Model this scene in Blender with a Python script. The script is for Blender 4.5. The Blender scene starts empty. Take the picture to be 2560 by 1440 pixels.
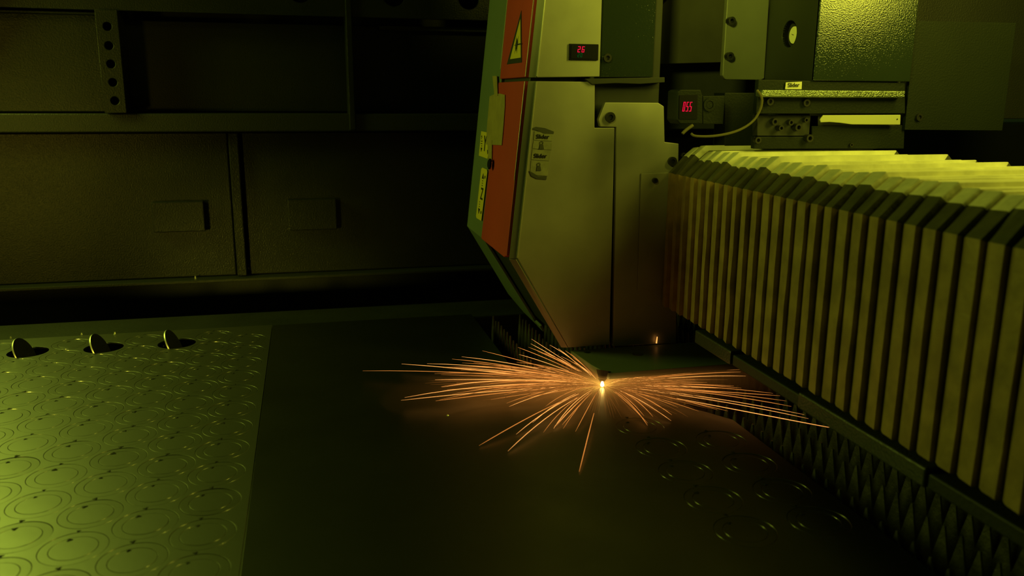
import bpy, bmesh, math, random
from mathutils import Vector, Matrix
random.seed(7)
C = bpy.context.scene.collection
S = bpy.context.scene
R = math.radians

# ------------------------------------------------------------------ camera
H = 0.6
PITCH, YAW, ROLL, FPX = .226843, .240405, .0062138, 2090.8
cy, sy, cp, sp = math.cos(YAW), math.sin(YAW), math.cos(PITCH), math.sin(PITCH)
FW = Vector((sy*cp, cy*cp, -sp)); _r = Vector((cy, -sy, 0)); _u = _r.cross(FW)
RT = math.cos(ROLL)*_r + math.sin(ROLL)*_u
UP = -math.sin(ROLL)*_r + math.cos(ROLL)*_u
EYE = Vector((0, 0, H))
cam = bpy.data.cameras.new('camera'); cam.sensor_width = 36; cam.lens = FPX/2560*36
co = bpy.data.objects.new('camera', cam); C.objects.link(co)
co.matrix_world = Matrix(((RT.x, UP.x, -FW.x, 0), (RT.y, UP.y, -FW.y, 0), (RT.z, UP.z, -FW.z, H), (0, 0, 0, 1)))
cam.clip_start = .02; cam.dof.use_dof = True; cam.dof.focus_distance = 1.85; cam.dof.aperture_fstop = 4.0
S.camera = co

# ------------------------------------------------------------------ view, world, lights
S.view_settings.view_transform = 'Standard'; S.view_settings.look = 'None'
S.view_settings.gamma = 1; S.view_settings.exposure = 0
S.view_settings.use_curve_mapping = False
w = bpy.data.worlds.new('World'); S.world = w; w.use_nodes = True
w.node_tree.nodes['Background'].inputs[0].default_value = (.45, .8, .13, 1)
w.node_tree.nodes['Background'].inputs[1].default_value = .011

def area(name, loc, target, sx, sy_, power, col, spread=180):
    l = bpy.data.lights.new(name, 'AREA'); l.shape = 'RECTANGLE'; l.size = sx; l.size_y = sy_
    l.energy = power; l.color = col; l.spread = R(spread)
    o = bpy.data.objects.new(name, l); C.objects.link(o); o.location = loc
    o.rotation_euler = (Vector(target)-Vector(loc)).to_track_quat('-Z', 'Y').to_euler()
    return o
area('lamp_right', (1.48, .9, 1.21), (.85, 1.65, .6), .26, .85, 7.6, (1, .98, .075))
area('lamp_left', (-1.2, 2.45, .95), (-.1, 1.0, .1), .55, .75, 8.4, (.74, 1.0, .085))
area('fill_rims', (-1.75, -.35, .2), (-.5, 2.1, .0), .2, .2, .16, (1, .9, .07), 14)  # added narrow fill that brightens the rims of the tipped discs
area('lamp_wall', (-1.55, 2.35, 1.2), (-.9, 2.84, .68), .15, .15, .26, (1, .72, .05), 70)
area('lamp_door', (-1.85, -.30, .10), (-.88, 2.8, .36), .25, .25, .16, (1, .75, .05), 30)
area('fill_front', (-.3, .2, 1.3), (1.05, 1.75, .95), .25, .25, 1.3, (.9, 1.0, .08), 36)  # added fill for the upper front faces, spread kept narrow

def at(px, py, ax, v):
    d = (px-1280)*RT - (py-720)*UP + FPX*FW
    return EYE + d*((v-EYE[ax])/d[ax])
def onp(px, py, P0, n):
    d = (px-1280)*RT - (py-720)*UP + FPX*FW
    return EYE + d*(((P0-EYE).dot(n))/d.dot(n))

# ------------------------------------------------------------------ materials
def mat(name, col, rough=.5, metal=0., bump=0., bscale=60., var=.0, vscale=6., col2=None, spec=.5, rvar=0., detail=4., em=None, est=0):
    m = bpy.data.materials.new(name); m.use_nodes = True
    nt = m.node_tree; b = nt.nodes['Principled BSDF']
    b.inputs['Base Color'].default_value = (*col, 1); b.inputs['Roughness'].default_value = rough
    b.inputs['Metallic'].default_value = metal; b.inputs['Specular IOR Level'].default_value = spec
    tc = nt.nodes.new('ShaderNodeTexCoord')
    if var or col2 or rvar:
        n = nt.nodes.new('ShaderNodeTexNoise'); n.inputs['Scale'].default_value = vscale; n.inputs['Detail'].default_value = detail
        nt.links.new(tc.outputs['Object'], n.inputs['Vector'])
        cr = nt.nodes.new('ShaderNodeValToRGB'); cr.color_ramp.elements[0].position = .35; cr.color_ramp.elements[1].position = .68
        c2 = col2 or tuple(c*(1-var) for c in col)
        cr.color_ramp.elements[0].color = (*c2, 1); cr.color_ramp.elements[1].color = (*col, 1)
        nt.links.new(n.outputs['Fac'], cr.inputs['Fac']); nt.links.new(cr.outputs['Color'], b.inputs['Base Color'])
        if rvar:
            mr = nt.nodes.new('ShaderNodeMapRange'); mr.inputs['From Min'].default_value = .3; mr.inputs['From Max'].default_value = .7
            mr.inputs['To Min'].default_value = rough+rvar; mr.inputs['To Max'].default_value = rough-rvar
            nt.links.new(n.outputs['Fac'], mr.inputs['Value']); nt.links.new(mr.outputs['Result'], b.inputs['Roughness'])
    if bump:
        n2 = nt.nodes.new('ShaderNodeTexNoise'); n2.inputs['Scale'].default_value = bscale; n2.inputs['Detail'].default_value = 2
        nt.links.new(tc.outputs['Object'], n2.inputs['Vector'])
        bp = nt.nodes.new('ShaderNodeBump'); bp.inputs['Strength'].default_value = bump; bp.inputs['Distance'].default_value = .002
        nt.links.new(n2.outputs['Fac'], bp.inputs['Height']); nt.links.new(bp.outputs['Normal'], b.inputs['Normal'])
    if em:
        b.inputs['Emission Color'].default_value = (*em, 1); b.inputs['Emission Strength'].default_value = est
    return m
M = {}
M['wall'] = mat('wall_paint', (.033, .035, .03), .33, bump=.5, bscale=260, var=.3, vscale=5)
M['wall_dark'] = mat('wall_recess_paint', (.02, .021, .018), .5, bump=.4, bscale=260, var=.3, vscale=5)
M['panel'] = mat('green_black_panel', (.012, .017, .011), .55, spec=.25, bump=.3, bscale=260, var=.25, vscale=5)
M['panel_mid'] = mat('dull_inner_panel', (.072, .07, .05), .5, var=.25, vscale=9)
M['panel_lit'] = mat('grey_green_panel', (.024, .029, .017), .45, var=.2, vscale=9)
M['wall_edge'] = mat('wall_trim_paint', (.045, .048, .040), .38, bump=.5, bscale=260)
M['floor'] = mat('floor_dirt', (.02, .02, .018), .8, var=.4)
M['sheet'] = mat('rolled_steel', (.27, .27, .24), .46, metal=1, bump=.05, bscale=90, var=.12, vscale=7, rvar=.02)
M['scale'] = mat('rolled_steel_dimmed', (.17, .17, .145), .40, metal=1, bump=.04, bscale=90, var=.2, vscale=6, rvar=.03)  # same steel as the left sheet, darkened to mute the head's reflection
M['disc_face'] = mat('shaded_disc_face', (.05, .05, .042), .5, metal=.6, var=.2, vscale=20)  # steel darkened for the shade on the side turned from the lamp
M['rim'] = mat('bright_disc_rim', (.8, .8, .7), .4, metal=.6)
M['kerf'] = mat('cut_edge_steel', (.45, .45, .40), .25, metal=1)
M['mark'] = mat('pierce_slag', (.02, .02, .015), .7, metal=.3)
M['slat'] = mat('burnt_slat_steel', (.30, .28, .22), .42, metal=.7, bump=.6, bscale=150, var=.5, vscale=25)
M['beam'] = mat('table_beam_steel', (.026, .028, .024), .6, bump=.4, bscale=120, var=.3, vscale=9)
M['silver'] = mat('brushed_head_panel', (.46, .45, .36), .48, metal=.25, bump=.05, bscale=30, var=.22, vscale=7, detail=6)
M['silver_dull'] = mat('dull_grey_panel', (.34, .35, .27), .5, metal=.2, var=.15, vscale=9)
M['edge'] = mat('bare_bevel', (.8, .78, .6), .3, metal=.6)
M['red'] = mat('red_paint', (.64, .066, .05), .42, bump=.05, bscale=60, var=.12, vscale=5)
M['green'] = mat('green_grey_paint', (.19, .24, .17), .45, bump=.1, bscale=200, var=.12, vscale=5)
M['peel'] = mat('orange_peel_paint', (.024, .034, .024), .09, bump=.2, bscale=330, var=.15, vscale=5, spec=.9)
M['dark'] = mat('dark_machine_paint', (.03, .033, .026), .55, var=.25, vscale=12)
M['black'] = mat('black_plastic', (.004, .004, .0035), .5, spec=.2)
M['bolt'] = mat('black_oxide_bolt', (.07, .07, .06), .35, metal=.8)
M['yellow'] = mat('yellow_sticker', (.85, .66, .06), .5)
M['cream'] = mat('cream_sticker', (.75, .72, .45), .55)
M['wornlabel'] = mat('worn_sticker', (.40, .41, .27), .55, var=.3, vscale=60)
M['tape'] = mat('masking_tape', (.44, .33, .10), .7, var=.2, vscale=30, bump=.3, bscale=200)
M['ink'] = mat('black_ink', (.012, .012, .01), .6)
M['inkgrey'] = mat('faded_ink', (.08, .085, .06), .6)
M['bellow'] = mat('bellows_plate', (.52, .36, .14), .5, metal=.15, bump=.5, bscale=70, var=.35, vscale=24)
M['bellowtop'] = mat('bellows_top_lit', (.92, .90, .62), .5, metal=.0, bump=.5, bscale=70, var=.2, vscale=24)  # same plates, lightened to carry the lamp light on their tops
M['bellowcorner'] = mat('bellows_corner_shade', (.13, .125, .06), .5, metal=.1, bump=.5, bscale=70, var=.4, vscale=24)  # same plates, darkened: the chamfer's shade is put into the colour
M['speck'] = mat('sparkling_strip', (.30, .34, .24), .3, metal=1, bump=1.0, bscale=420)
M['plate_grey'] = mat('grey_bolt_plate', (.19, .20, .145), .5, metal=.2, var=.15, vscale=9)
M['strip'] = mat('pale_strip', (.55, .55, .3), .5)
M['cable'] = mat('brown_cable', (.16, .14, .06), .5)
M['dial'] = mat('gauge_dial', (.85, .85, .5), .5)
M['chip'] = mat('bright_chip', (.8, .8, .6), .3, metal=.8)

def emis(name, col, st):
    m = bpy.data.materials.new(name); m.use_nodes = True; nt = m.node_tree
    nt.nodes.remove(nt.nodes['Principled BSDF'])
    e = nt.nodes.new('ShaderNodeEmission'); e.inputs[0].default_value = (*col, 1); e.inputs[1].default_value = st
    nt.links.new(e.outputs[0], nt.nodes['Material Output'].inputs[0]); return m
M['led_red'] = emis('led_red', (1, .01, .05), .85)
M['led_green'] = emis('led_green', (.02, .25, .03), .25)
M['spark'] = emis('spark_glow', (1, .33, .055), .85)
M['spark_dim'] = emis('spark_dim_glow', (1, .33, .05), .2)
M['spark_hot'] = emis('spark_hot_glow', (1, .40, .085), 1.5)
M['core'] = emis('cut_point_glow', (1, .62, .14), 30)

# ------------------------------------------------------------------ helpers
class MB:
    def __init__(s): s.v = []; s.f = []
    def add(s, vs, fs):
        k = len(s.v); s.v += [Vector(v) for v in vs]; s.f += [[i+k for i in f] for f in fs]; return s
    def box(s, x0, y0, z0, x1, y1, z1):
        return s.add([(x, y, z) for z in (z0, z1) for y in (y0, y1) for x in (x0, x1)],
                     [(0, 2, 3, 1), (4, 5, 7, 6), (0, 1, 5, 4), (2, 6, 7, 3), (0, 4, 6, 2), (1, 3, 7, 5)])
    def slab(s, pts, n, t):
        n = Vector(n).normalized(); pts = [Vector(p) for p in pts]; k = len(pts)
        nn = Vector((0, 0, 0))
        for i in range(k): nn += pts[i].cross(pts[(i+1) % k])
        if nn.dot(n) < 0: pts.reverse()
        return s.add(pts+[p-n*t for p in pts], [list(range(k)), list(range(2*k-1, k-1, -1))] +
                     [(i, i+k, (i+1) % k+k, (i+1) % k) for i in range(k)])
    def cyl(s, c, axis, r0, r1, h, n=20, caps=True):
        a = Vector(axis).normalized(); u = a.orthogonal().normalized(); v = a.cross(u); c = Vector(c)
        p = [c+r0*(math.cos(2*math.pi*i/n)*u+math.sin(2*math.pi*i/n)*v) for i in range(n)]
        q = [c+a*h+r1*(math.cos(2*math.pi*i/n)*u+math.sin(2*math.pi*i/n)*v) for i in range(n)]
        return s.add(p+q, [(i, (i+1) % n, n+(i+1) % n, n+i) for i in range(n)]+([list(range(n-1, -1, -1)), list(range(n, 2*n))] if caps else []))
    def ring(s, c, axis, ri, ro, h, n=24):
        a = Vector(axis).normalized(); u = a.orthogonal().normalized(); v = a.cross(u); c = Vector(c)
        P = lambda r, t: [c+a*t+r*(math.cos(2*math.pi*i/n)*u+math.sin(2*math.pi*i/n)*v) for i in range(n)]
        vs = P(ri, 0)+P(ro, 0)+P(ro, h)+P(ri, h); fs = []
        for i in range(n):
            j = (i+1) % n
            for k in range(4):
                l = (k+1) % 4
                fs.append((k*n+i, k*n+j, l*n+j, l*n+i))
        return s.add(vs, fs)
    def tube(s, pts, rads, n=6):
        pts = [Vector(p) for p in pts]; k = len(pts); vs = []; fs = []
        ref = Vector((0, 0, 1)) if abs((pts[-1]-pts[0]).normalized().z) < .95 else Vector((1, 0, 0))
        for i, p in enumerate(pts):
            t = (pts[min(i+1, k-1)]-pts[max(i-1, 0)]).normalized()
            u = t.cross(ref).normalized(); v = t.cross(u); r = rads[i] if isinstance(rads, (list, tuple)) else rads
            vs += [p+r*(math.cos(2*math.pi*j/n)*u+math.sin(2*math.pi*j/n)*v) for j in range(n)]
        for i in range(k-1):
            for j in range(n): fs.append((i*n+j, i*n+(j+1) % n, (i+1)*n+(j+1) % n, (i+1)*n+j))
        fs += [list(range(n-1, -1, -1)), list(range((k-1)*n, k*n))]
        return s.add(vs, fs)
    def mesh(s, name, off=Vector((0, 0, 0)), recalc=True):
        m = bpy.data.meshes.new(name); m.from_pydata([v-off for v in s.v], [], s.f); m.validate()
        if recalc:
            b = bmesh.new(); b.from_mesh(m); bmesh.ops.recalc_face_normals(b, faces=b.faces); b.to_mesh(m); b.free()
        return m
    def build(s, name, m, parent=None, bevel=0, smooth=False, label=None):
        off = parent['base_'] if parent is not None else (0, 0, 0)
        return link(name, s.mesh(name, Vector(off)), m, parent, bevel, smooth, label)

BASE = {}
def base(o):
    while o.parent: o = o.parent
    return BASE.get(o.name, Vector((0, 0, 0)))
def link(name, me, m, parent=None, bevel=0, smooth=False, label=None):
    o = bpy.data.objects.new(name, me); C.objects.link(o)
    if m and not me.materials: me.materials.append(m)
    if parent is not None: o.parent = parent
    if bevel:
        bv = o.modifiers.new('bevel', 'BEVEL'); bv.width = bevel; bv.segments = 2; bv.limit_method = 'ANGLE'; bv.angle_limit = R(35)
    if smooth:
        for p in me.polygons: p.use_smooth = True
    if label: o['label'] = label
    return o
def _build(s, name, m, parent=None, bevel=0, smooth=False, label=None):
    return link(name, s.mesh(name, base(parent) if parent is not None else Vector((0, 0, 0))), m, parent, bevel, smooth, label)
MB.build = _build
def thing(name, label, cat, loc=(0, 0, 0), group=None):
    o = bpy.data.objects.new(name, None); C.objects.link(o); o.location = loc; o.empty_display_size = .05
    o['label'] = label; o['category'] = cat
    if group: o['group'] = group
    BASE[o.name] = Vector(loc); return o
def tag(o, label, cat, group=None):
    o['label'] = label; o['category'] = cat
    if group: o['group'] = group
    return o
def struct(o): o['kind'] = 'structure'; return o
def plate(outer, holes, t, bev=0., hres=8, name='plate'):
    """flat plate in local XY (top at z=0, thickness t below) with round holes [(x,y,r)]; 2D-filled curve turned into a mesh"""
    cu = bpy.data.curves.new(name, 'CURVE'); cu.dimensions = '2D'; cu.fill_mode = 'BOTH'
    cu.extrude = t/2-bev; cu.bevel_depth = bev; cu.bevel_resolution = 1; cu.offset = -bev
    def poly(pts):
        sp_ = cu.splines.new('POLY'); sp_.points.add(len(pts)-1); sp_.use_cyclic_u = True
        for p, q in zip(sp_.points, pts): p.co = (q[0], q[1], 0, 1)
    if outer: poly(outer)
    for x, y, r, *nn in holes:
        n = nn[0] if nn else 40
        poly([(x+r*math.cos(2*math.pi*i/n), y+r*math.sin(2*math.pi*i/n)) for i in range(n)])
    o = bpy.data.objects.new(name, cu); C.objects.link(o)
    me = bpy.data.meshes.new_from_object(o.evaluated_get(bpy.context.evaluated_depsgraph_get()))
    bpy.data.objects.remove(o); bpy.data.curves.remove(cu)
    me.name = name; me.materials.clear()
    me.transform(Matrix.Translation((0, 0, -t/2)))
    return me
def frame(o, x, n):
    """matrix with local X along x, local Z along n, origin o"""
    n = Vector(n).normalized(); x = Vector(x).normalized(); y = n.cross(x).normalized(); x = y.cross(n)
    return Matrix(((x.x, y.x, n.x, o[0]), (x.y, y.y, n.y, o[1]), (x.z, y.z, n.z, o[2]), (0, 0, 0, 1)))
def lettering(txt, mtx, size, m, parent, name='lettering', thick=.0002, squash=1.0, bold=0.):
    cu = bpy.data.curves.new(name, 'FONT'); cu.body = txt; cu.size = size; cu.extrude = thick; cu.align_x = 'CENTER'; cu.align_y = 'CENTER'; cu.offset = bold
    o = bpy.data.objects.new(name, cu); C.objects.link(o)
    me = bpy.data.meshes.new_from_object(o.evaluated_get(bpy.context.evaluated_depsgraph_get()))
    bpy.data.objects.remove(o); bpy.data.curves.remove(cu); me.materials.clear(); me.name = name
    me.transform(Matrix.Translation(-base(parent)) @ mtx @ Matrix.Diagonal((squash, 1, 1, 1)))
    return link(name, me, m, parent)
def placed(me, mtx, name, m, parent, bevel=0, label=None):
    me.transform(Matrix.Translation(-base(parent)) @ mtx)
    return link(name, me, m, parent, bevel, False, label)
def bolt(p, n, r, parent, name='socket_bolt', h=.006, m=None):
    p = Vector(p); n = Vector(n).normalized()
    b = MB(); b.ring(p, n, r*.52, r, h, 20); b.cyl(p, n, r*.52, r*.52, h*.35, 6)
    return b.build(name, m or M['bolt'], parent)
exec_digits = {'0': 'abcdef', '1': 'bc', '2': 'abged', '3': 'abgcd', '5': 'afgcd', '6': 'afgedc', '8': 'abcdefg', '7': 'abc'}
def seven(txt, org, x, n, h, m, parent, name='digit', asp=.5, step=.72):
    """seven segment digits, lower left at org, local axes x and z-up-ish (n cross x)"""
    n = Vector(n).normalized(); x = Vector(x).normalized(); y = n.cross(x); wd = h*asp; t = h*min(.15, asp*.36)
    seg = {'a': (0, h-t, wd, h), 'g': (0, h/2-t/2, wd, h/2+t/2), 'd': (0, 0, wd, t), 'f': (0, h/2, t, h), 'e': (0, 0, t, h/2), 'b': (wd-t, h/2, wd, h), 'c': (wd-t, 0, wd, h/2)}
    for i, ch in enumerate(txt):
        mb = MB()
        for s_ in exec_digits[ch]:
            a, b, c, d = seg[s_]; g = t*.12
            q = [Vector(org)+x*(i*h*step+u+v*.12)+y*v+n*.0006 for u, v in ((a+g, b+g), (c-g, b+g), (c-g, d-g), (a+g, d-g))]
            mb.slab(q, n, .0005)
        mb.build(name, m, parent)
NY = Vector((0, -1, 0))
def fp(pxs, Y): return [at(x, y, 1, Y) for x, y in pxs]

# ------------------------------------------------------------------ room: floor, side wall, back wall of the machine enclosure
struct(MB().box(-2.0, -1.2, -.5, 2.6, 3.3, -.45).build('floor', M['floor']))
struct(MB().box(-2.05, -1.2, -.45, -2.0, 3.0, 1.6).build('wall_left', M['wall_dark']))
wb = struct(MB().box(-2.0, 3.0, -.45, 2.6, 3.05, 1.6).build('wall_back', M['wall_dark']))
def zat(px, py, Y): return at(px, py, 1, Y).z
def xat(px, py, Y): return at(px, py, 1, Y).x
zr0, zr1 = zat(600, 330, 2.8), zat(600, 284, 2.8)        # proud rail
MB().box(-2.0, 2.80, zr0, 2.4, 3.0, zr1).build('rail', M['wall_edge'], wb, .004)
zt = zat(640, 34, 2.8)
hx = [(xat(985, 5, 2.8), zat(985, -14, 2.8), .036), (xat(1172, 5, 2.8), zat(1172, -4, 2.8), .034), (xat(750, -20, 2.8), zat(750, -24, 2.8), .036)]
me = plate([(-2.0, zt), (2.4, zt-.004), (2.4, 1.45), (-2.0, 1.45)], hx, .02, .0015, name='upper_band')
placed(me, frame((0, 2.80, 0), (1, 0, 0), NY), 'upper_band', M['wall'], wb)
# recessed panels between the rail and the band
xr = xat(877, 180, 2.79)
xb0, xb1 = xat(249, 155, 2.78), xat(306, 155, 2.78)
def flat(x0, x1, z0, z1, Y, name, m, t=.02, bev=.003): return MB().box(x0, Y, z0, x1, Y+t, z1).build(name, m, wb, bev)
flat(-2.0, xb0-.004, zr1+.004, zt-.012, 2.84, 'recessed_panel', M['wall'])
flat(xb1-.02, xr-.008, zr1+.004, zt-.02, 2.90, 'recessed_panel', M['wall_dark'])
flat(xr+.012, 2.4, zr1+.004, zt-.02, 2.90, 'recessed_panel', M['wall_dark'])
MB().box(-2.0, 2.83, zt-.013, xb0-.004, 2.87, zt-.006).build('panel_lip', M['wall_edge'], wb, .002)
MB().box(xr+.10, 2.87, zt-.034, 2.4, 2.91, zt-.020).build('panel_lip', M['wall_edge'], wb, .002)
MB().box(xr-.010, 2.79, zr0+.004, xr+.010, 2.92, 1.45).build('rib', M['wall'], wb, .003)
# perforated bracket
hz = []
for px, py in ((268, 66), (272, 114), (277, 160), (282, 206), (287, 252)):
    P = at(px, py, 1, 2.78); hz.append((P.x, P.z, .0125))
me = plate([(xb0, zr1+.002), (xb1-.002, zr1+.002), (xb1-.002, zt-.002), (xb0, zt-.002)], hz, .008, .001, name='perforated_bracket')
placed(me, frame((0, 2.78, 0), (1, 0, 0), NY), 'perforated_bracket', M['wall'], wb)
MB().box(xb0, 2.788, zr1+.002, xb0+.006, 2.85, zt-.002).build('bracket_web', M['wall_dark'], wb, .001)
MB().box(xb1-.008, 2.788, zr1+.002, xb1-.002, 2.90, zt-.002).build('bracket_web', M['wall_dark'], wb, .001)
# lower panels
zl = zat(600, 687, 2.85)
xl = xat(605, 500, 2.83)
flat(-2.0, xl-.035, zl, zr0-.004, 2.85, 'lower_panel', M['wall'])
flat(xl+.012, 2.4, zl, zr0-.004, 2.85, 'lower_panel', M['wall'])
MB().box(xl-.030, 2.83, zl, xl, 2.90, zr0-.004).build('rib', M['wall'], wb, .003)
for (a, b, c, d) in ((384, 503, 508, 582), (723, 497, 840, 577)):
    P, Q = at(a, d, 1, 2.82), at(c, b, 1, 2.82)
    MB().box(P.x, 2.82, P.z, Q.x, 2.848, Q.z).build('cover_plate', M['wall'], wb, .003)
MB().box(-2.0, 2.80, zl-.012, 2.4, 2.87, zl-.002).build('bottom_lip', M['wall_edge'], wb, .002)
MB().box(-2.0, 2.88, -.44, 2.4, 2.9, zl-.014).build('kick_panel', M['wall_dark'], wb, .002)
# dim beam at the right behind the carriage
struct(MB().box(1.25, 2.3, .38, 2.5, 2.45, .52).build('trim_1', M['wall_dark'], None, .004))

# ------------------------------------------------------------------ cutting table with pointed slats
table = thing('cutting_table', 'dark steel cutting table with rows of pointed burnt slats under the sheets', 'table', (.2, 1.4, -.45))
MB().box(-1.9, 2.25, -.25, 1.75, 2.43, -.012).build('frame_beam', M['beam'], table, .004)
MB().box(-1.9, .30, -.25, 1.75, .42, -.012).build('frame_beam', M['beam'], table, .004)
MB().box(1.60, .42, -.25, 1.75, 2.25, -.012).build('frame_beam', M['beam'], table, .004)
MB().box(-1.9, .42, -.25, -1.75, 2.25, -.012).build('frame_beam', M['beam'], table, .004)
for x, y in ((-1.8, .36), (1.66, .36), (-1.8, 2.34), (1.66, 2.34)):
    MB().box(x-.05, y-.05, -.45, x+.05, y+.05, -.25).build('leg', M['beam'], table, .004)
sl = MB(); pit = .034; top = -.0045
n = int((2.245-.43)/pit); prof = [(.43, -.16)]
for i in range(n):
    y0 = .43+i*pit+.006
    jt = random.uniform(-.003, 0) if i % 3 else random.uniform(-.008, -.001)
    prof += [(y0, -.062), (y0+pit*.40, top-.006+jt), (y0+pit*.44, top+jt), (y0+pit*.54, top+jt), (y0+pit*.58, top-.006+jt), (y0+pit*.96, -.062)]
prof += [(.43+n*pit+.006, -.16)]
sl.slab([(0, y, z) for y, z in prof], (1, 0, 0), .003)
slme = sl.mesh('slat', Vector((0, 1.4, -.45))); slme.materials.append(M['slat'])
for k in range(-26, 15):
    o = bpy.data.objects.new('slat', slme); C.objects.link(o); o.parent = table
    o.location = (.4905+.0775*k-.2+.0015, random.uniform(-.002, .002), 0)

# ------------------------------------------------------------------ steel sheets with the nest of cut rings
PX, PY, RO, RI, TH = .0828, .098, .0437, .0307, .004
left = thing('steel_sheet', 'bright steel sheet on the left, cut into rows of flat rings', 'metal sheet', (-.6, 1.4, -.004))
right = thing('steel_sheet', 'darker steel sheet in the middle, its corner cut away under the head', 'metal sheet', (.3, 1.4, -.004))
OPEN = {(2, 10), (4, 10), (6, 10)}
lc = []
for k in range(0, 9):
    for n_ in range(-3, 12):
        x = -.1645-PX*k; y = (1.132 if k % 2 == 0 else 1.083)+PY*n_
        if y > 2.185: continue
        lc.append((k, n_, x, y))
rc = [(.580, 1.360), (.580, 1.262), (.580, 1.164), (.580, 1.066), (.580, .968), (.698, 1.268), (.698, 1.168), (.698, 1.067), (.698, .969)]
ringme = plate([], [(0, 0, RO-.0002, 64), (0, 0, RI+.0004, 56)], TH, .0003, name='cut_ring')
discme = plate([], [(0, 0, RI-.0003, 56)], TH, .0003, name='cut_disc')
def dress(me, top_m, side_m):
    me.materials.append(top_m); me.materials.append(side_m)
    for p in me.polygons:
        p.material_index = 0 if abs(p.normal.z) > .9 else 1
    return me
ringme2, discme2 = ringme.copy(), discme.copy()
dress(ringme, M['sheet'], M['kerf']); dress(discme, M['sheet'], M['kerf']); dress(ringme2, M['scale'], M['kerf']); dress(discme2, M['scale'], M['kerf'])
def nest(parent, outer, circles, top_m, ringme, discme):
    me = plate(outer, [(x, y, RO+.0005, 64) for (_, _, x, y) in circles], TH, .0003, name='sheet_plate')
    dress(me, top_m, M['kerf'])
    me.transform(Matrix.Translation(-base(parent)))
    link('sheet_plate', me, None, parent)
    mk = MB()
    for (k, n_, x, y) in circles:
        for (dx, dy) in ((-.006, RO+.004), (-.012, RI-.006)):     # pierce marks by the lead-ins
            if (k, n_) in OPEN and parent is left: continue
            a = random.uniform(0, 6.28)
            cx_, cy_ = x+dx+random.uniform(-.003, .003), y+dy+random.uniform(-.001, .001)
            r = random.uniform(.0026, .0044)
            ptsb = [(cx_+r*(1+.35*math.sin(3*t+a))*math.cos(t), cy_+r*(1+.35*math.sin(3*t+a))*math.sin(t), .0001) for t in [i*math.pi/5 for i in range(10)]]
            mk.add(ptsb+[(cx_, cy_, .0011)], [(i, (i+1) % 10, 10) for i in range(10)])
        if (k, n_) in OPEN and parent is left: continue
        td = random.gauss(R(55), R(22)); ta = abs(random.gauss(0, R(.16)))
        if random.random() < .16: ta += R(random.uniform(.3, 1.0))
        ax = Vector((-math.sin(td), math.cos(td), 0))
        for me_, nm, f in ((ringme, 'cut_ring', 1), (discme, 'cut_disc', random.uniform(.2, 1.2))):
            o = bpy.data.objects.new(nm, me_); C.objects.link(o); o.parent = parent
            o.location = Vector((x, y, -.0003*f))-base(parent)
            o.rotation_mode = 'AXIS_ANGLE'; o.rotation_axis_angle = (ta*f, ax.x, ax.y, 0)
    mo = mk.build('pierce_marks', M['mark'], parent); mo['kind'] = 'stuff'
nest(left, [(-1.45, .5), (-.1085, .5), (-.1085, 2.236), (-1.45, 2.236)], lc, M['sheet'], ringme, discme)
nest(right, [(-.107, .45), (.766, .45), (.766, 1.352), (.735, 1.40), (.665, 1.495), (.607, 1.575), (.575, 1.613), (.430, 1.616), (.430, 2.232), (-.107, 2.232)],
     [(90, i, x, y) for i, (x, y) in enumerate(rc)], M['scale'], ringme2, discme2)

# three loose discs standing tipped in their open holes
L25 = R(24)
tdm = plate([], [(0, 0, .0425, 64)], TH, .0005, name='tipped_disc'); dress(tdm, M['disc_face'], M['rim'])
for (k, lab) in ((6, 'loose round steel disc tipped upright in a hole, nearest the left edge'), (4, 'loose round steel disc tipped upright in the middle one of three open holes'), (2, 'loose round steel disc tipped upright in the hole nearest the cutting head')):
    o = bpy.data.objects.new('tipped_disc', tdm); C.objects.link(o)
    x, y = -.1645-PX*k, 1.132+PY*10
    nrm = Vector((math.cos(L25), -.10, math.sin(L25)))
    o.matrix_world = frame((x-.004, y-.004, -.004), (0, 1, 0), nrm)
    tag(o, lab, 'disc', 'discs tipped up in the sheet')
# bright crumbs at the far edge of the sheet
for i, (px, py, lab) in enumerate(((27, 845, 'tiny bright metal crumb at the far sheet edge, furthest left'), (204, 836, 'tiny bright metal crumb at the far sheet edge between two tipped discs'), (287, 834, 'tiny bright metal crumb right of the middle tipped disc'), (1119, 1038, 'small bright metal crumb alone on the dark middle sheet'))):
    P = at(px, py, 2, .001); b = MB()
    b.cyl(P+Vector((0, 0, -.001)), (0, .1, 1), .003, .0017, .005 if i < 3 else .002, 5)
    tag(b.build('metal_crumb', M['chip']), lab, 'metal crumb')
P = at(487, 669, 1, 2.80); b = MB(); b.cyl(at(487, 672, 1, 2.835), (0, -.3, 1), .004, .002, .006, 6)
P = at(487, 669, 1, 2.83); b = MB().cyl((P.x, 2.83, zl-.002), (0, -.2, 1), .004, .002, .009, 6)
tag(b.build('metal_crumb', M['chip']), 'tiny bright metal crumb on the lip of the back wall', 'metal crumb')

# ------------------------------------------------------------------ cutting head
YH = 1.742; SA = .1035
def Xl(z): return .422+SA*(z-.249)
head = thing('laser_cutter', 'tall laser cutting head with grey front panels and a red striped side', 'cutting head', (.6, 1.95, .03))
TOPZ = 1.12
core = [(Xl(TOPZ)+.008, TOPZ), (Xl(.249)+.008, .255), (.549, .052), (.805, .052), (.812, .49), (.765, .50), (.765, TOPZ)]
MB().slab([(x, 1.766, z) for x, z in core], NY, .47).build('body', M['dark'], head, .002)
def sheetfront(name, poly, m, Y=YH, t=.012, bev=.0015, label=None):
    return MB().slab([(x, Y, z) for x, z in poly], NY, t).build(name, m, head, bev, label=label)
fl = .0155
zb0, zt0 = .636, .6285
sheetfront('upper_front_panel', [(Xl(zb0)+fl, zb0), (.6165, zb0+.003), (.6175, TOPZ), (Xl(TOPZ)+fl, TOPZ)], M['silver'])
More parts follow.
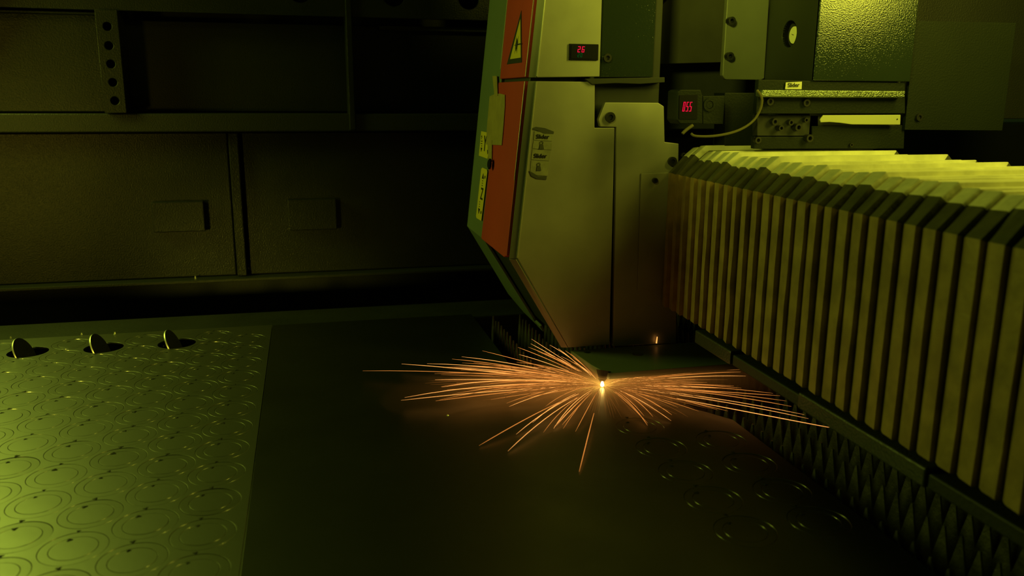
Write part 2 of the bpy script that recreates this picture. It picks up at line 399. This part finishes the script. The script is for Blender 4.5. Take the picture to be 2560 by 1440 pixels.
sheetfront('lower_front_panel', [(Xl(zt0)+fl, zt0), (.601, zt0), (.6065, zt0-.006), (.6085, .532), (.6545, .532), (.6595, .040), (.5605, .040), (.422+fl*1.02, .2535)], M['silver'])
# bevelled flange strips left of the front panels, and the one under the chamfer
def strip3(name, rows, m):
    mb = MB()
    for (A, B) in zip(rows[:-1], rows[1:]):
        q = [A[0], A[1], B[1], B[0]]
        mb.slab(q, (Vector(q[1])-Vector(q[0])).cross(Vector(q[3])-Vector(q[0])) * (1 if ((Vector(q[1])-Vector(q[0])).cross(Vector(q[3])-Vector(q[0]))).y < 0 else -1), .004)
    return mb.build(name, m, head, .0006)
def row(z, g=0): return ((Xl(z), 1.750, z), (Xl(z)+fl-.0012, 1.7425, z))
strip3('edge_flange', [row(TOPZ), row(zb0)], M['silver_dull'])
strip3('edge_flange', [row(zt0), row(.2505)], M['silver_dull'])
strip3('edge_flange', [row(.249), ((.5445, 1.747, .040), (.559, 1.7425, .040))], M['silver'])
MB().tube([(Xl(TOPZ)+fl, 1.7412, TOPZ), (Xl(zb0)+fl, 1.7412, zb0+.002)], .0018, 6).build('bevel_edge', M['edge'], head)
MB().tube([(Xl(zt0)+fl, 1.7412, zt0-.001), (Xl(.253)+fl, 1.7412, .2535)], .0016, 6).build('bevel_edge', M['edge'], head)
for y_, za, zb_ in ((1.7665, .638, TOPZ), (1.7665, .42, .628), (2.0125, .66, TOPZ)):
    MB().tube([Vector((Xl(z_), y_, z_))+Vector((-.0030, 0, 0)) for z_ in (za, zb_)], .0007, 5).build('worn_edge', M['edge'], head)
# side cover: red stripe and green rear, on the sloping left side plane
PS = Vector((.422, 1.742, .249)); NS = Vector((-1, 0, SA)).normalized()
def sidepoly(name, yz, m, t=.010, out=0., bev=.0015):
    pts = [Vector((Xl(z), y, z))+NS*out for y, z in yz]
    return MB().slab(pts, NS, t).build(name, m, head, bev)
ZK = .2465
sidepoly('red_side_panel', [(1.7655, TOPZ), (1.7655, .637), (2.010, .637), (2.014, TOPZ)], M['red'], out=.0025)
sidepoly('red_side_panel', [(1.7655, .629), (1.7655, .2535), (1.79, ZK), (2.040, ZK), (2.020, .629)], M['red'], out=.0025)
sidepoly('green_side_panel', [(2.005, TOPZ), (2.005, ZK), (2.245, ZK), (2.230, TOPZ)], M['green'])
# chamfered underside
PC = Vector((.422, 1.742, .249)); DC = Vector((.123, 0, -.209)); NC = Vector((-.209, 0, -.123)).normalized()
def cham(name, ty, m, t=.006, out=0.): return MB().slab([PC+DC*a+Vector((0, b-1.742, 0))+NC*out for a, b in ty], NC, t).build(name, m, head, .001)
cham('underside_strip', [(.012, 2.035), (.012, 2.245), (.95, 2.245), (1.06, 2.12), (1.06, 1.985), (.97, 1.985)], M['green'])
cham('underside_lip', [(1.0, 1.93), (1.0, 1.98), (1.07, 1.98), (1.07, 1.93)], M['green'])
cham('underside_recess', [(.03, 1.768), (.03, 2.03), (1.0, 1.98), (1.0, 1.768)], M['dark'], out=-.012)
# right column plates
sp_px = [(1513, 256), (1646, 257), (1660, 266), (1662, 355), (1697, 359), (1690, 858), (1533, 866), (1541, 318), (1501, 317), (1496, 300)]
MB().slab(fp(sp_px, YH), NY, .012).build('side_plate', M['silver'], head, .0015)
MB().slab(fp([(1603, 434), (1694, 431), (1688, 722), (1594, 728)], 1.7385), NY, .003).build('access_cover', M['silver'], head, .0008)
MB().slab(fp([(1462, 197), (1662, 193), (1662, 206), (1600, 210), (1540, 208), (1480, 211)], 1.735), NY, .03).build('divider_plate', M['dark'], head, .001)
MB().slab([(.619, 1.758, .638), (.745, 1.758, .640), (.748, 1.758, TOPZ), (.619, 1.758, TOPZ)], NY, .007).build('rear_panel', M['peel'], head, .0015)
for (px, py, r, Y) in ((1524, 293, .011, YH), (1636, 451, .006, 1.738), (1679, 403, .010, YH), (1517, 145, .009, 1.758), (1707, 388, .006, 1.742)):
    bolt(at(px, py, 1, Y), NY, r, head, h=.007)
# red display window
P, Q = at(1421, 150, 1, YH), at(1495, 111, 1, YH)
MB().box(P.x, YH-.004, P.z, Q.x, YH-.0005, Q.z).build('display_bezel', M['black'], head, .0008)
dw = MB().box(P.x+.004, YH-.0052, P.z+.003, Q.x-.014, YH-.0042, Q.z-.003).build('display_screen', M['black'], head)
a = at(1443, 131, 1, YH-.0055); seven('26', a, (1, 0, 0), NY, .0125, M['led_red'], dw)
a = at(1443, 143, 1, YH-.0055); seven('20', a, (1, 0, 0), NY, .0085, M['led_green'], dw)
# worn stickers on the front panel
def sticker(pxs, Y, m, name='sticker', t=.0008): return MB().slab(fp(pxs, Y), NY, t).build(name, m, head)
fr = lambda px, py, Y, tilt=.035: frame(at(px, py, 1, Y), (1, 0, -tilt), NY)
s1 = sticker([(1336, 328), (1382, 333), (1380, 353), (1334, 350)], YH-.001, M['wornlabel'], 'slider_label')
lettering('Slider', fr(1357, 342, YH-.0022), .0125, M['ink'], s1, bold=.0002)
s1b = sticker([(1334, 352), (1380, 356), (1379, 375), (1331, 371)], YH-.001, M['wornlabel'], 'weight_label')
s2 = sticker([(1331, 373), (1377, 377), (1373, 402), (1328, 399)], YH-.001, M['wornlabel'], 'slider_label')
lettering('Slider', fr(1351, 390, YH-.0022), .0125, M['ink'], s2, bold=.0002)
s3 = sticker([(1328, 401), (1372, 404), (1369, 440), (1325, 436)], YH-.001, M['wornlabel'], 'weight_label')
def weight_icon(px, py, par):
    c = at(px, py, 1, YH-.0022); b = MB()
    b.ring(c+Vector((0, 0, .0075)), NY, .0028, .0040, .0003, 14)
    b.slab([c+Vector(v) for v in ((-.0055, 0, -.006), (.0055, 0, -.006), (.0035, 0, .004), (-.0035, 0, .004))], NY, .0003)
    b.build('weight_icon', M['inkgrey'], par)
weight_icon(1354, 366, s1b); weight_icon(1347, 420, s3)
MB().slab(fp([(1325, 322), (1340, 317), (1362, 320), (1385, 329), (1384, 335), (1360, 334), (1342, 326)], YH-.0014), NY, .0008).build('torn_sticker_scrap', M['inkgrey'], head)
MB().slab(fp([(1323, 427), (1334, 433), (1345, 440), (1367, 441), (1366, 449), (1342, 447), (1328, 440)], YH-.0016), NY, .0008).build('torn_sticker_scrap', M['inkgrey'], head)
# laser warning triangle on the red stripe
def side(px, py, out): return onp(px, py, PS+NS*out, NS)
tri = MB().slab([side(1303, 26, .0035), side(1267, 161, .0035), side(1304, 156, .0035)], NS, .0007).build('warning_sign', M['ink'], head)
MB().slab([side(1300.5, 48, .0042), side(1275, 148, .0042), side(1301.5, 144, .0042)], NS, .0005).build('sign_face', M['yellow'], tri)
cx0 = side(1291, 112, .0050); sb = MB()
ex = Vector((0, 1, 0)); ez = NS.cross(ex)
for i in range(18):
    t = 2*math.pi*i/18; r = .022 if i % 3 == 0 else .014
    d = ex*math.cos(t)+ez*math.sin(t); e = ex*-math.sin(t)+ez*math.cos(t)
    sb.slab([cx0+e*.0022, cx0+d*r, cx0-e*.0022], NS, .0003)
sb.cyl(cx0-NS*.0003, NS, .006, .006, .0004, 16)
sb.slab([cx0+ez*.0014-ex*.045, cx0-ez*.0014-ex*.045, cx0-ez*.0014, cx0+ez*.0014], NS, .0003)
sb.build('laser_burst', M['ink'], tri)
# masking tape, axis stickers and stud on the side
MB().slab([side(x, y, .0045) for x, y in ((1224, 241), (1236, 235), (1250, 234), (1262, 237), (1262, 262), (1258, 320), (1254, 363), (1232, 362), (1215, 361), (1217, 320))], NS, .0012).build('masking_tape', M['tape'], head)
MB().slab([side(x, y, .0055) for x, y in ((1231, 190), (1242, 190), (1244, 240), (1236, 240))], NS, .0012).build('masking_tape', M['tape'], head)
MB().slab([side(x, y, .0050) for x, y in ((1218, 350), (1230, 350), (1229, 404), (1221, 401))], NS, .0012).build('masking_tape', M['tape'], head)
yl = MB().slab([side(x, y, .0036) for x, y in ((1203, 328), (1222, 332), (1218, 360), (1223, 362), (1219, 397), (1197, 389))], NS, .0008).build('axis_sticker', M['yellow'], head)
zlb = MB().slab([side(x, y, .0036) for x, y in ((1206, 419), (1217, 424), (1218, 430), (1203, 552), (1191, 545), (1190, 540), (1203, 422))], NS, .0008).build('axis_sticker', M['yellow'], head)
def sfr(px, py, out=.0044): return frame(side(px, py, out), (0, -1, 0), NS)
lettering('Y', sfr(1212, 361), .055, M['ink'], yl, bold=.0004)
lettering('Z', sfr(1204, 486), .042, M['ink'], zlb, bold=.0006)
def arrow(px, py, up, par, s=.010):
    c = side(px, py, .0044); u = ez if (ez.z > 0) else -ez; u = u*(1 if up else -1)
    b = MB(); b.slab([c+u*s, c+ex*s*1.1-u*s*.4, c-ex*s*1.1-u*s*.4], NS, .0004)
    for i in range(3): b.slab([c-u*(s*.8+i*.006)+ex*q for q in (-.004, .004)]+[c-u*(s*.8+i*.006+.002)+ex*q for q in (.004, -.004)], NS, .0004)
    b.build('arrow', M['ink'], par)
arrow(1207, 443, True, zlb); arrow(1197, 525, False, zlb); arrow(1204, 342, True, yl, .005); arrow(1203, 372, False, yl, .008); arrow(1219, 378, False, yl, .008)
for (px, py, par) in ((1212.5, 443, zlb), (1202.5, 531, zlb)): MB().cyl(side(px, py, .0040), NS, .004, .004, .0006, 10).build('dot', M['ink'], par)
sd = MB().cyl(side(1226, 410, .003), NS, .009, .009, .006, 14).build('stud', M['black'], head); MB().cyl(side(1226, 410, .009), NS, .013, .013, .004, 14).build('stud_cap', M['black'], sd)
# base plate, nozzle
bz = .033
bp = [(.566, 1.742), (.5785, 1.63), (.588, 1.588), (.598, 1.572), (.897, 1.572), (.897, 1.742)]
hc = at(1595, 885, 2, bz); hs = at(1462, 877, 2, bz)
me = plate(bp, [(hc.x, hc.y, .013, 28), (.600, 1.722, .008, 20)], .014, .001, name='base_plate')
placed(me, Matrix.Translation((0, 0, bz)), 'base_plate', M['green'], head)
N0 = Vector((.584, 1.583, .0))
b = MB(); b.cyl((.592, 1.592, .0325), (-.25, -.28, -1), .017, .009, .017, 24); b.build('nozzle_holder', M['dark'], head)
b = MB(); b.cyl(N0+Vector((.002, .002, .0165)), (-.1, -.1, -1), .009, .0025, .0085, 24); b.build('nozzle', M['bolt'], head, 0, True, 'conical nozzle tip over the cut')

# ------------------------------------------------------------------ gantry carriage on the right
car = thing('gantry_carriage', 'dark green machine carriage with a round gauge and an orange-peel painted front', 'machine', (1.15, 1.75, .5))
def cslab(name, pxs, Y, m, t=.008, bev=.0012): return MB().slab(fp(pxs, Y), NY, t).build(name, m, car, bev)
XS = 1.006
cslab('bolt_plate', [(1824, -90), (1929, -90), (1911, 196), (1903, 200), (1815, 199), (1806, 189)], 1.742, M['plate_grey'], .014, .002)
for px, py in ((1823, 53), (1819, 141)): bolt(at(px, py, 1, 1.742), NY, .0085, car, h=.014)
g = at(1973, 85, 0, XS); zc0 = .632
me = plate([(-1.552, zc0), (-1.742, zc0), (-1.742, 1.12), (-1.552, 1.12)], [(-g.y, g.z, .0275, 36)], .006, .001, name='gauge_panel')
NX = Vector((-1, 0, 0))
placed(me, frame((XS, 0, 0), (0, -1, 0), NX), 'gauge_panel', M['panel_lit'], car)
gp = MB().ring((XS+.001, g.y, g.z), (1, 0, 0), .0275, .032, .02, 32).build('gauge', M['black'], car)
MB().cyl((XS+.018, g.y, g.z), (1, 0, 0), .0275, .0275, .003, 32).build('gauge_back', M['black'], gp)
MB().cyl((XS+.009, g.y-.003, g.z-.002), (1, 0, 0), .0175, .0175, .003, 32).build('dial', M['dial'], gp)
MB().slab([(XS+.0085, g.y-.003+a, g.z-.002+b) for a, b in ((.010, .003), (.001, -.001), (.001, .001))], NX, .0004).build('needle', M['ink'], gp)
MB().slab([(XS, 1.550, zc0), (1.2325, 1.550, zc0), (1.2325, 1.550, 1.12), (XS, 1.550, 1.12)], NY, .008).build('front_panel', M['peel'], car, .0015)
cslab('right_panel', [(2288, 52), (2541, 57), (2506, 327), (2262, 325)], 1.565, M['panel'], .01)
bolt(at(2296, 293, 1, 1.565), NY, .008, car, h=.005)
MB().box(1.24, 1.75, .55, 1.9, 1.77, 1.1).build('rear_plate', M['wall_dark'], car, .002)
MB().box(1.02, 1.575, .50, 1.23, 1.74, 1.05).build('body', M['dark'], car, .002)
MB().box(.775, 1.96, .52, 1.25, 1.98, 1.12).build('recess_back', M['dark'], car, .001)
cslab('inner_panel', [(1645, 160), (1642, 40), (1650, 18), (1668, 0), (1668, -90), (1840, -90), (1832, 155)], 1.90, M['panel_mid'], .01)
# slider strip, base plate, lower fittings
P, Q = at(1905, 243, 1, 1.535), at(2265, 227, 1, 1.535)
MB().box(P.x, 1.535, P.z, Q.x, 1.562, Q.z).build('slider_strip', M['speck'], car, .0028)
cslab('slider_plate', [(1897, 199), (2263, 207), (2263, 284), (1890, 284)], 1.556, M['panel'], .014)
for px, py in ((1922, 254), (2013, 257)): bolt(at(px, py, 1, 1.556), NY, .0075, car, h=.007)
lb = MB().slab(fp([(1965, 206), (2005, 204), (2004, 223), (1963, 223)], 1.5525), NY, .001).build('slider_label', M['cream'], car)
lettering('Slider', frame(at(1984, 213, 1, 1.5514), (1, 0, .03), NY), .0115, M['ink'], lb, bold=.00015)
cslab('connector_block', [(1893, 288), (2046, 288), (2046, 340), (1893, 340)], 1.575, M['dark'], .02)
for i, (px, py, r) in enumerate(((1932, 304, .007), (1945, 320, .006), (1972, 306, .006), (1988, 318, .008), (2010, 300, .005), (2016, 345, .008), (1890, 350, .007))):
    bolt(at(px, py, 1, 1.573), NY, r, car, 'connector', .010+.004*(i % 2))
cslab('pale_strip', [(2058, 288), (2252, 287), (2251, 312), (2130, 311), (2100, 307), (2075, 305), (2052, 306), (2050, 299)], 1.552, M['strip'], .003)
MB().cyl(at(2243, 298, 1, 1.5515), NY, .0015, .0015, .0005, 8).build('rivet', M['ink'], car)
cslab('lower_plate', [(2030, 315), (2262, 313), (2260, 372), (1885, 372), (1885, 342), (2030, 342)], 1.572, M['panel'], .014)
bolt(at(2126, 362, 1, 1.572), NY, .004, car, h=.005)
cslab('mounting_block', [(1812, 232), (1890, 232), (1885, 364), (1812, 365)], 1.66, M['panel'], .05)

# digital readout with its cable
ro = thing('digital_readout', 'small dark pressure sensor with red 055 digits beside the cutting head', 'sensor', (.80, 1.60, .53))
def rslab(name, pxs, Y, m, t, par=ro, bev=.0012): return MB().slab(fp(pxs, Y), NY, t).build(name, m, par, bev)
rslab('housing', [(1695, 228), (1702, 224), (1752, 224), (1757, 240), (1757, 310), (1700, 310), (1692, 300)], 1.600, M['panel'], .05, bev=.002)
ds = rslab('display_screen', [(1699, 238), (1744, 237), (1743, 298), (1698, 298)], 1.5985, M['black'], .0012, bev=0)
seven('055', at(1705, 279, 1, 1.5978), (1, 0, 0), NY, .0195, M['led_red'], ds, asp=.27, step=.37)
rslab('side_block', [(1757, 240), (1813, 239), (1808, 310), (1757, 310)], 1.606, M['panel'], .04)
b = MB(); b.ring(at(1773, 262, 1, 1.606), NY, .008, .0135, .003, 24); b.cyl(at(1773, 262, 1, 1.606), NY, .008, .007, .002, 20); b.build('knob', M['panel'], ro)
cpx = [(1893, 226), (1902, 238), (1905, 252), (1901, 272), (1888, 296), (1868, 314), (1840, 328), (1805, 337), (1770, 341), (1738, 340), (1728, 334)]
def smooth_path(p, n=6):
    out = []
    for i in range(len(p)-1):
        a, b, c, d = p[max(i-1, 0)], p[i], p[i+1], p[min(i+2, len(p)-1)]
        for k in range(n):
            t = k/n; out.append(.5*((2*b)+(c-a)*t+(2*a-5*b+4*c-d)*t*t+(3*b-a-3*c+d)*t**3))
    return out+[p[-1]]
MB().tube(smooth_path([at(x, y, 1, 1.53+.006*i) for i, (x, y) in enumerate(cpx)]), .0026, 8).build('cable', M['cable'], ro, 0, True)
MB().tube(smooth_path([at(x, y, 1, 1.60) for x, y in ((1706, 334), (1712, 328), (1722, 320), (1732, 313))]), .0035, 8).build('cable_gland', M['cable'], ro, 0, True)

# ------------------------------------------------------------------ bellows cover: folded lamella plates along the gantry rail
bel = thing('bellows_cover', 'long pleated metal bellows cover running toward the camera, its top lit bright', 'bellows', (.98, 1.0, .13))
PIT = .0365; nY = 38; Y0 = 1.697
def section(d, jz=0., dz=0., rag=None):
    rag = rag or [0]*5
    fl_ = [(.773+d+q, .136+.3*(h_/5)) for h_, q in zip(range(5), rag)]
    return fl_+[(.773+d, .436-d*.35), (.808+d*.75, .4690+jz-dz*.8), (.832+d*.5, .488+jz-dz), (1.19-d*.5, .488+jz-dz), (1.25-d, .436-d*.35), (1.25-d, .136)]
for i in range(nY):
    yr = Y0-PIT*i
    jit = random.uniform(-.002, .002)+(.005 if i % 4 == 1 else 0)
    if i < 5: jit += random.uniform(0, .006)
    jx = random.uniform(-.0018, .0018)
    dp = random.uniform(.0055, .0075)
    A = section(dp+.004, jit, .0035); rag = [random.gauss(0, .0006)-(.0015 if random.random() < .08 else 0) for _ in range(5)]; B = section(jx+.0005, jit, 0, rag); Cc = section(jx, jit, .001, rag); D = section(.0105, jit, .009)
    mid_ = section(dp*.42, jit, .0018)
    rows = [[Vector((x, yr+PIT*1.02, z)) for x, z in A], [Vector((x, yr+PIT*.62, z)) for x, z in mid_], [Vector((x, yr+.0022, z)) for x, z in B], [Vector((x, yr, z)) for x, z in Cc], [Vector((x, yr-.0006, z)) for x, z in D]]
    # thickness: an inner copy closes each lamella
    inn = [[Vector((p.x+(.0018 if p.x < 1 else -.0018), p.y, p.z-.0018)) for p in r_] for r_ in rows]
    mb = MB(); k = len(A); nr = len(rows); vs = [p for r_ in rows for p in r_]+[p for r_ in inn for p in r_]; fs = []
    o4 = nr*k
    for r_ in range(nr-1):
        for c in range(k-1):
            fs.append((r_*k+c, r_*k+c+1, (r_+1)*k+c+1, (r_+1)*k+c)); fs.append((o4+r_*k+c, o4+(r_+1)*k+c, o4+(r_+1)*k+c+1, o4+r_*k+c+1))
        fs.append((r_*k, (r_+1)*k, o4+(r_+1)*k, o4+r_*k)); fs.append((r_*k+k-1, o4+r_*k+k-1, o4+(r_+1)*k+k-1, (r_+1)*k+k-1))
    for c in range(k-1):
        fs.append((c, o4+c, o4+c+1, c+1)); fs.append(((nr-1)*k+c, (nr-1)*k+c+1, o4+(nr-1)*k+c+1, o4+(nr-1)*k+c))
    mb.add(vs, fs)
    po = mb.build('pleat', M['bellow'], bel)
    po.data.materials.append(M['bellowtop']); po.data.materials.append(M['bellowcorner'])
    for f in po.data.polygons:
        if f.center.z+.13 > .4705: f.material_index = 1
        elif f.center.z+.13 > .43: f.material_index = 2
# green rail under the bellows
rail = thing('gantry_rail', 'dark green steel rail running under the pleated bellows cover', 'rail', (.87, .95, .09))
zR = .096
ys = [1.545, 1.39, 1.16, .86, .60, .30]
for i in range(5):
    h = .124 if i % 2 == 0 else .118; x0 = .773 if i % 2 == 0 else .777
    MB().box(x0, ys[i+1]+.0005, zR, 1.0, ys[i]-.0005, h).build('rail_section', M['beam'] if i % 2 else M['wall_edge'], rail, .003)
MB().box(.93, .30, .05, .99, 1.5, zR-.0005).build('rail_foot', M['beam'], rail, .002)

# ------------------------------------------------------------------ sparks
jet = thing('spark_spray', 'fan of orange sparks spraying from the bright cut point under the nozzle', 'sparks', (.584, 1.58, .0))
N1 = Vector((.584, 1.578, .004))
b = MB()
for r_, z_ in ((.0042, .0035), (.0034, .010)):
    pass
n = 12; vs = []; fs = []
for i, (r_, z_) in enumerate(((.0005, .0005), (.0036, .0025), (.0040, .005), (.0028, .009), (.0020, .0122))):
    vs += [N1+Vector((r_*math.cos(2*math.pi*j/n), r_*math.sin(2*math.pi*j/n), z_-.003)) for j in range(n)]
for i in range(4):
    for j in range(n): fs.append((i*n+j, i*n+(j+1) % n, (i+1)*n+(j+1) % n, (i+1)*n+j))
fs += [list(range(n-1, -1, -1)), list(range(4*n, 5*n))]
b.add(vs, fs).build('cut_point', M['core'], jet, 0, True, 'white hot glowing cut point')
def spark(end, s0=.05, s1=1., zr=.012, rad=.0008, m='spark', curl=0., nseg=9, mb=None):
    rad *= .8
    end = Vector(end); d = end-N1; side_ = Vector((-d.y, d.x, 0)).normalized(); pts = []; rd = []
    for i in range(nseg):
        q = i/(nseg-1); t = s0+(s1-s0)*q
        p = N1+d*t+Vector((0, 0, zr*4*t*(1-t)))+side_*(curl*(t**3)); p.z = max(p.z, .0012)
        pts.append(p); rd.append(rad*(.35+.65*math.sin(math.pi*min(1, q*.8+.1))) if q < 1 else rad*.2)
    own = mb is None
    if own: mb = MB()
    mb.tube(pts, rd, 4)
    if own: mb.build('spark', M[m], jet)
    return pts
def E(px, py, z=.012): return at(px, py, 2, z)
long_left = [(903, 932), (1005, 909), (1070, 907), (1128, 899), (1158, 890), (1198, 880), (1010, 988), (1004, 1003), (1093, 1007), (1088, 948), (1104, 966), (1098, 999), (1085, 937), (1120, 932), (1140, 915)]
for p in long_left: spark(E(*p, .016), random.uniform(.03, .15), 1, random.uniform(.004, .014), random.uniform(.0006, .0009), random.choice(('spark', 'spark_hot')), random.uniform(-.02, .02))
for p in ((1320, 849), (1322, 860), (1330, 866), (1383, 861), (1390, 872), (1400, 880), (1418, 876), (1425, 884), (1345, 878), (1296, 868), (1300, 885), (1368, 880), (1410, 889), (1436, 893), (1440, 905)):
    spark(E(*p, .03), random.uniform(.22, .45), 1, .004, random.uniform(.0006, .0009), random.choice(('spark', 'spark_hot')), random.uniform(-.012, .012))
for i in range(70):
    py = random.uniform(896, 1006); px = random.uniform(1060, 1330)+abs(py-955)*.9
    spark(E(px, py, .014), random.uniform(.05, .35), 1, random.uniform(.003, .012), random.uniform(.0004, .0007), random.choice(('spark', 'spark', 'spark_dim')), random.uniform(-.02, .02))
for p in ((1828, 915), (1846, 922), (1852, 930), (1862, 938), (1932, 982), (1950, 992), (1966, 1003), (1979, 1012), (2012, 1034), (2022, 1044), (1802, 974), (1768, 956), (1735, 920), (1700, 925), (1640, 929), (1672, 927)):
    spark(E(*p, .014), random.uniform(.1, .3), 1, random.uniform(.002, .008), random.uniform(.0005, .0008), random.choice(('spark', 'spark_hot')), random.uniform(-.01, .01))
spark(E(2095, 1088, .012), .35, 1, .006, .0008, 'spark_hot', .03)
for i in range(48):
    py = random.uniform(936, 1040); px = random.uniform(1600, 1880)-abs(py-975)*1.0
    spark(E(px, py, .012), random.uniform(.1, .4), 1, random.uniform(.002, .008), random.uniform(.0004, .0006), random.choice(('spark', 'spark_dim', 'spark_dim')), random.uniform(-.015, .015))
for p, s0 in (((1210, 1118), .35), ((1262, 1126), .3), ((1285, 1084), .3), ((1372, 1069), .2), ((1450, 1080), .25), ((1452, 1180), .45), ((1395, 1070), .3), ((1400, 1066), .4), ((1410, 1072), .3), ((1420, 1064), .4),
              ((1605, 1060), .3), ((1625, 1063), .3), ((1668, 1054), .3), ((1680, 1037), .5), ((1640, 1040), .4), ((1608, 1040), .4), ((1345, 1078), .4), ((1360, 1015), .3), ((1275, 1018), .5), ((1325, 1055), .4)):
    spark(E(*p, .003), s0, 1, .012, random.uniform(.0006, .0010), random.choice(('spark', 'spark_hot')), random.uniform(-.012, .012))
# ember seen through the plate hole; second tube glows as a spark's reflection
MB().tube([at(1590, 887, 2, .012), at(1606, 884, 2, .012)], [.0014, .002], 6).build('spark', M['spark_hot'], jet)
MB().tube([at(1641, 858, 1, 1.735), at(1643, 842, 1, 1.735)], [.0016, .001], 6).build('spark', M['spark_hot'], jet)
fine = MB()
for i in range(700):
    a_ = random.random()
    if a_ < .55: px, py = random.uniform(1150, 1420), random.uniform(915, 1000)
    elif a_ < .85: px, py = random.uniform(1580, 1820), random.uniform(935, 1030)
    else: px, py = random.uniform(1330, 1680), random.uniform(1000, 1050)
    spark(E(px, py, .010), random.uniform(.02, .6), random.uniform(.7, 1), random.uniform(.002, .012), .00028, mb=fine, nseg=5)
fo = fine.build('fine_sparks', M['spark_dim'], jet); fo['kind'] = 'stuff'
# spark-lit smoke hugging the sheet around the cut: a shallow emissive volume
mm = bpy.data.materials.new('spark_mist'); mm.use_nodes = True; nt = mm.node_tree
nt.nodes.remove(nt.nodes['Principled BSDF'])
tc = nt.nodes.new('ShaderNodeTexCoord'); mp = nt.nodes.new('ShaderNodeMapping')
ln = nt.nodes.new('ShaderNodeVectorMath'); ln.operation = 'LENGTH'
mp.inputs['Scale'].default_value = (1, 2.6, 4)
nt.links.new(tc.outputs['Object'], mp.inputs['Vector']); nt.links.new(mp.outputs[0], ln.inputs[0])
def mth(op, a, b=None):
    n_ = nt.nodes.new('ShaderNodeMath'); n_.operation = op
    for i, q in enumerate((a, b)):
        if q is None: continue
        if isinstance(q, (int, float)): n_.inputs[i].default_value = q
        else: nt.links.new(q, n_.inputs[i])
    return n_.outputs[0]
dens = mth('EXPONENT', mth('MULTIPLY', ln.outputs['Value'], -10.0))
hot = mth('EXPONENT', mth('MULTIPLY', ln.outputs['Value'], -45.0))
e1 = nt.nodes.new('ShaderNodeEmission'); e1.inputs[0].default_value = (1, .37, .05, 1); nt.links.new(mth('MULTIPLY', dens, 9.5), e1.inputs[1])
e2 = nt.nodes.new('ShaderNodeEmission'); e2.inputs[0].default_value = (1, .55, .08, 1); nt.links.new(mth('MULTIPLY', hot, 110.0), e2.inputs[1])
ad = nt.nodes.new('ShaderNodeAddShader'); nt.links.new(e1.outputs[0], ad.inputs[0]); nt.links.new(e2.outputs[0], ad.inputs[1])
nt.links.new(ad.outputs[0], nt.nodes['Material Output'].inputs['Volume'])
vm = MB(); n = 28; vs = []; fs = []
prof = ((.46, .0006), (.47, .010), (.30, .020), (.10, .026))
for r_, z_ in prof:
    vs += [Vector((.584+r_*math.cos(2*math.pi*j/n), 1.578+r_*.45*math.sin(2*math.pi*j/n), z_)) for j in range(n)]
for i in range(len(prof)-1):
    for j in range(n): fs.append((i*n+j, i*n+(j+1) % n, (i+1)*n+(j+1) % n, (i+1)*n+j))
fs += [list(range(n-1, -1, -1)), list(range((len(prof)-1)*n, len(prof)*n))]
vm.add(vs, fs); mo = vm.build('spark_lit_smoke', mm, jet); mo['kind'] = 'stuff'
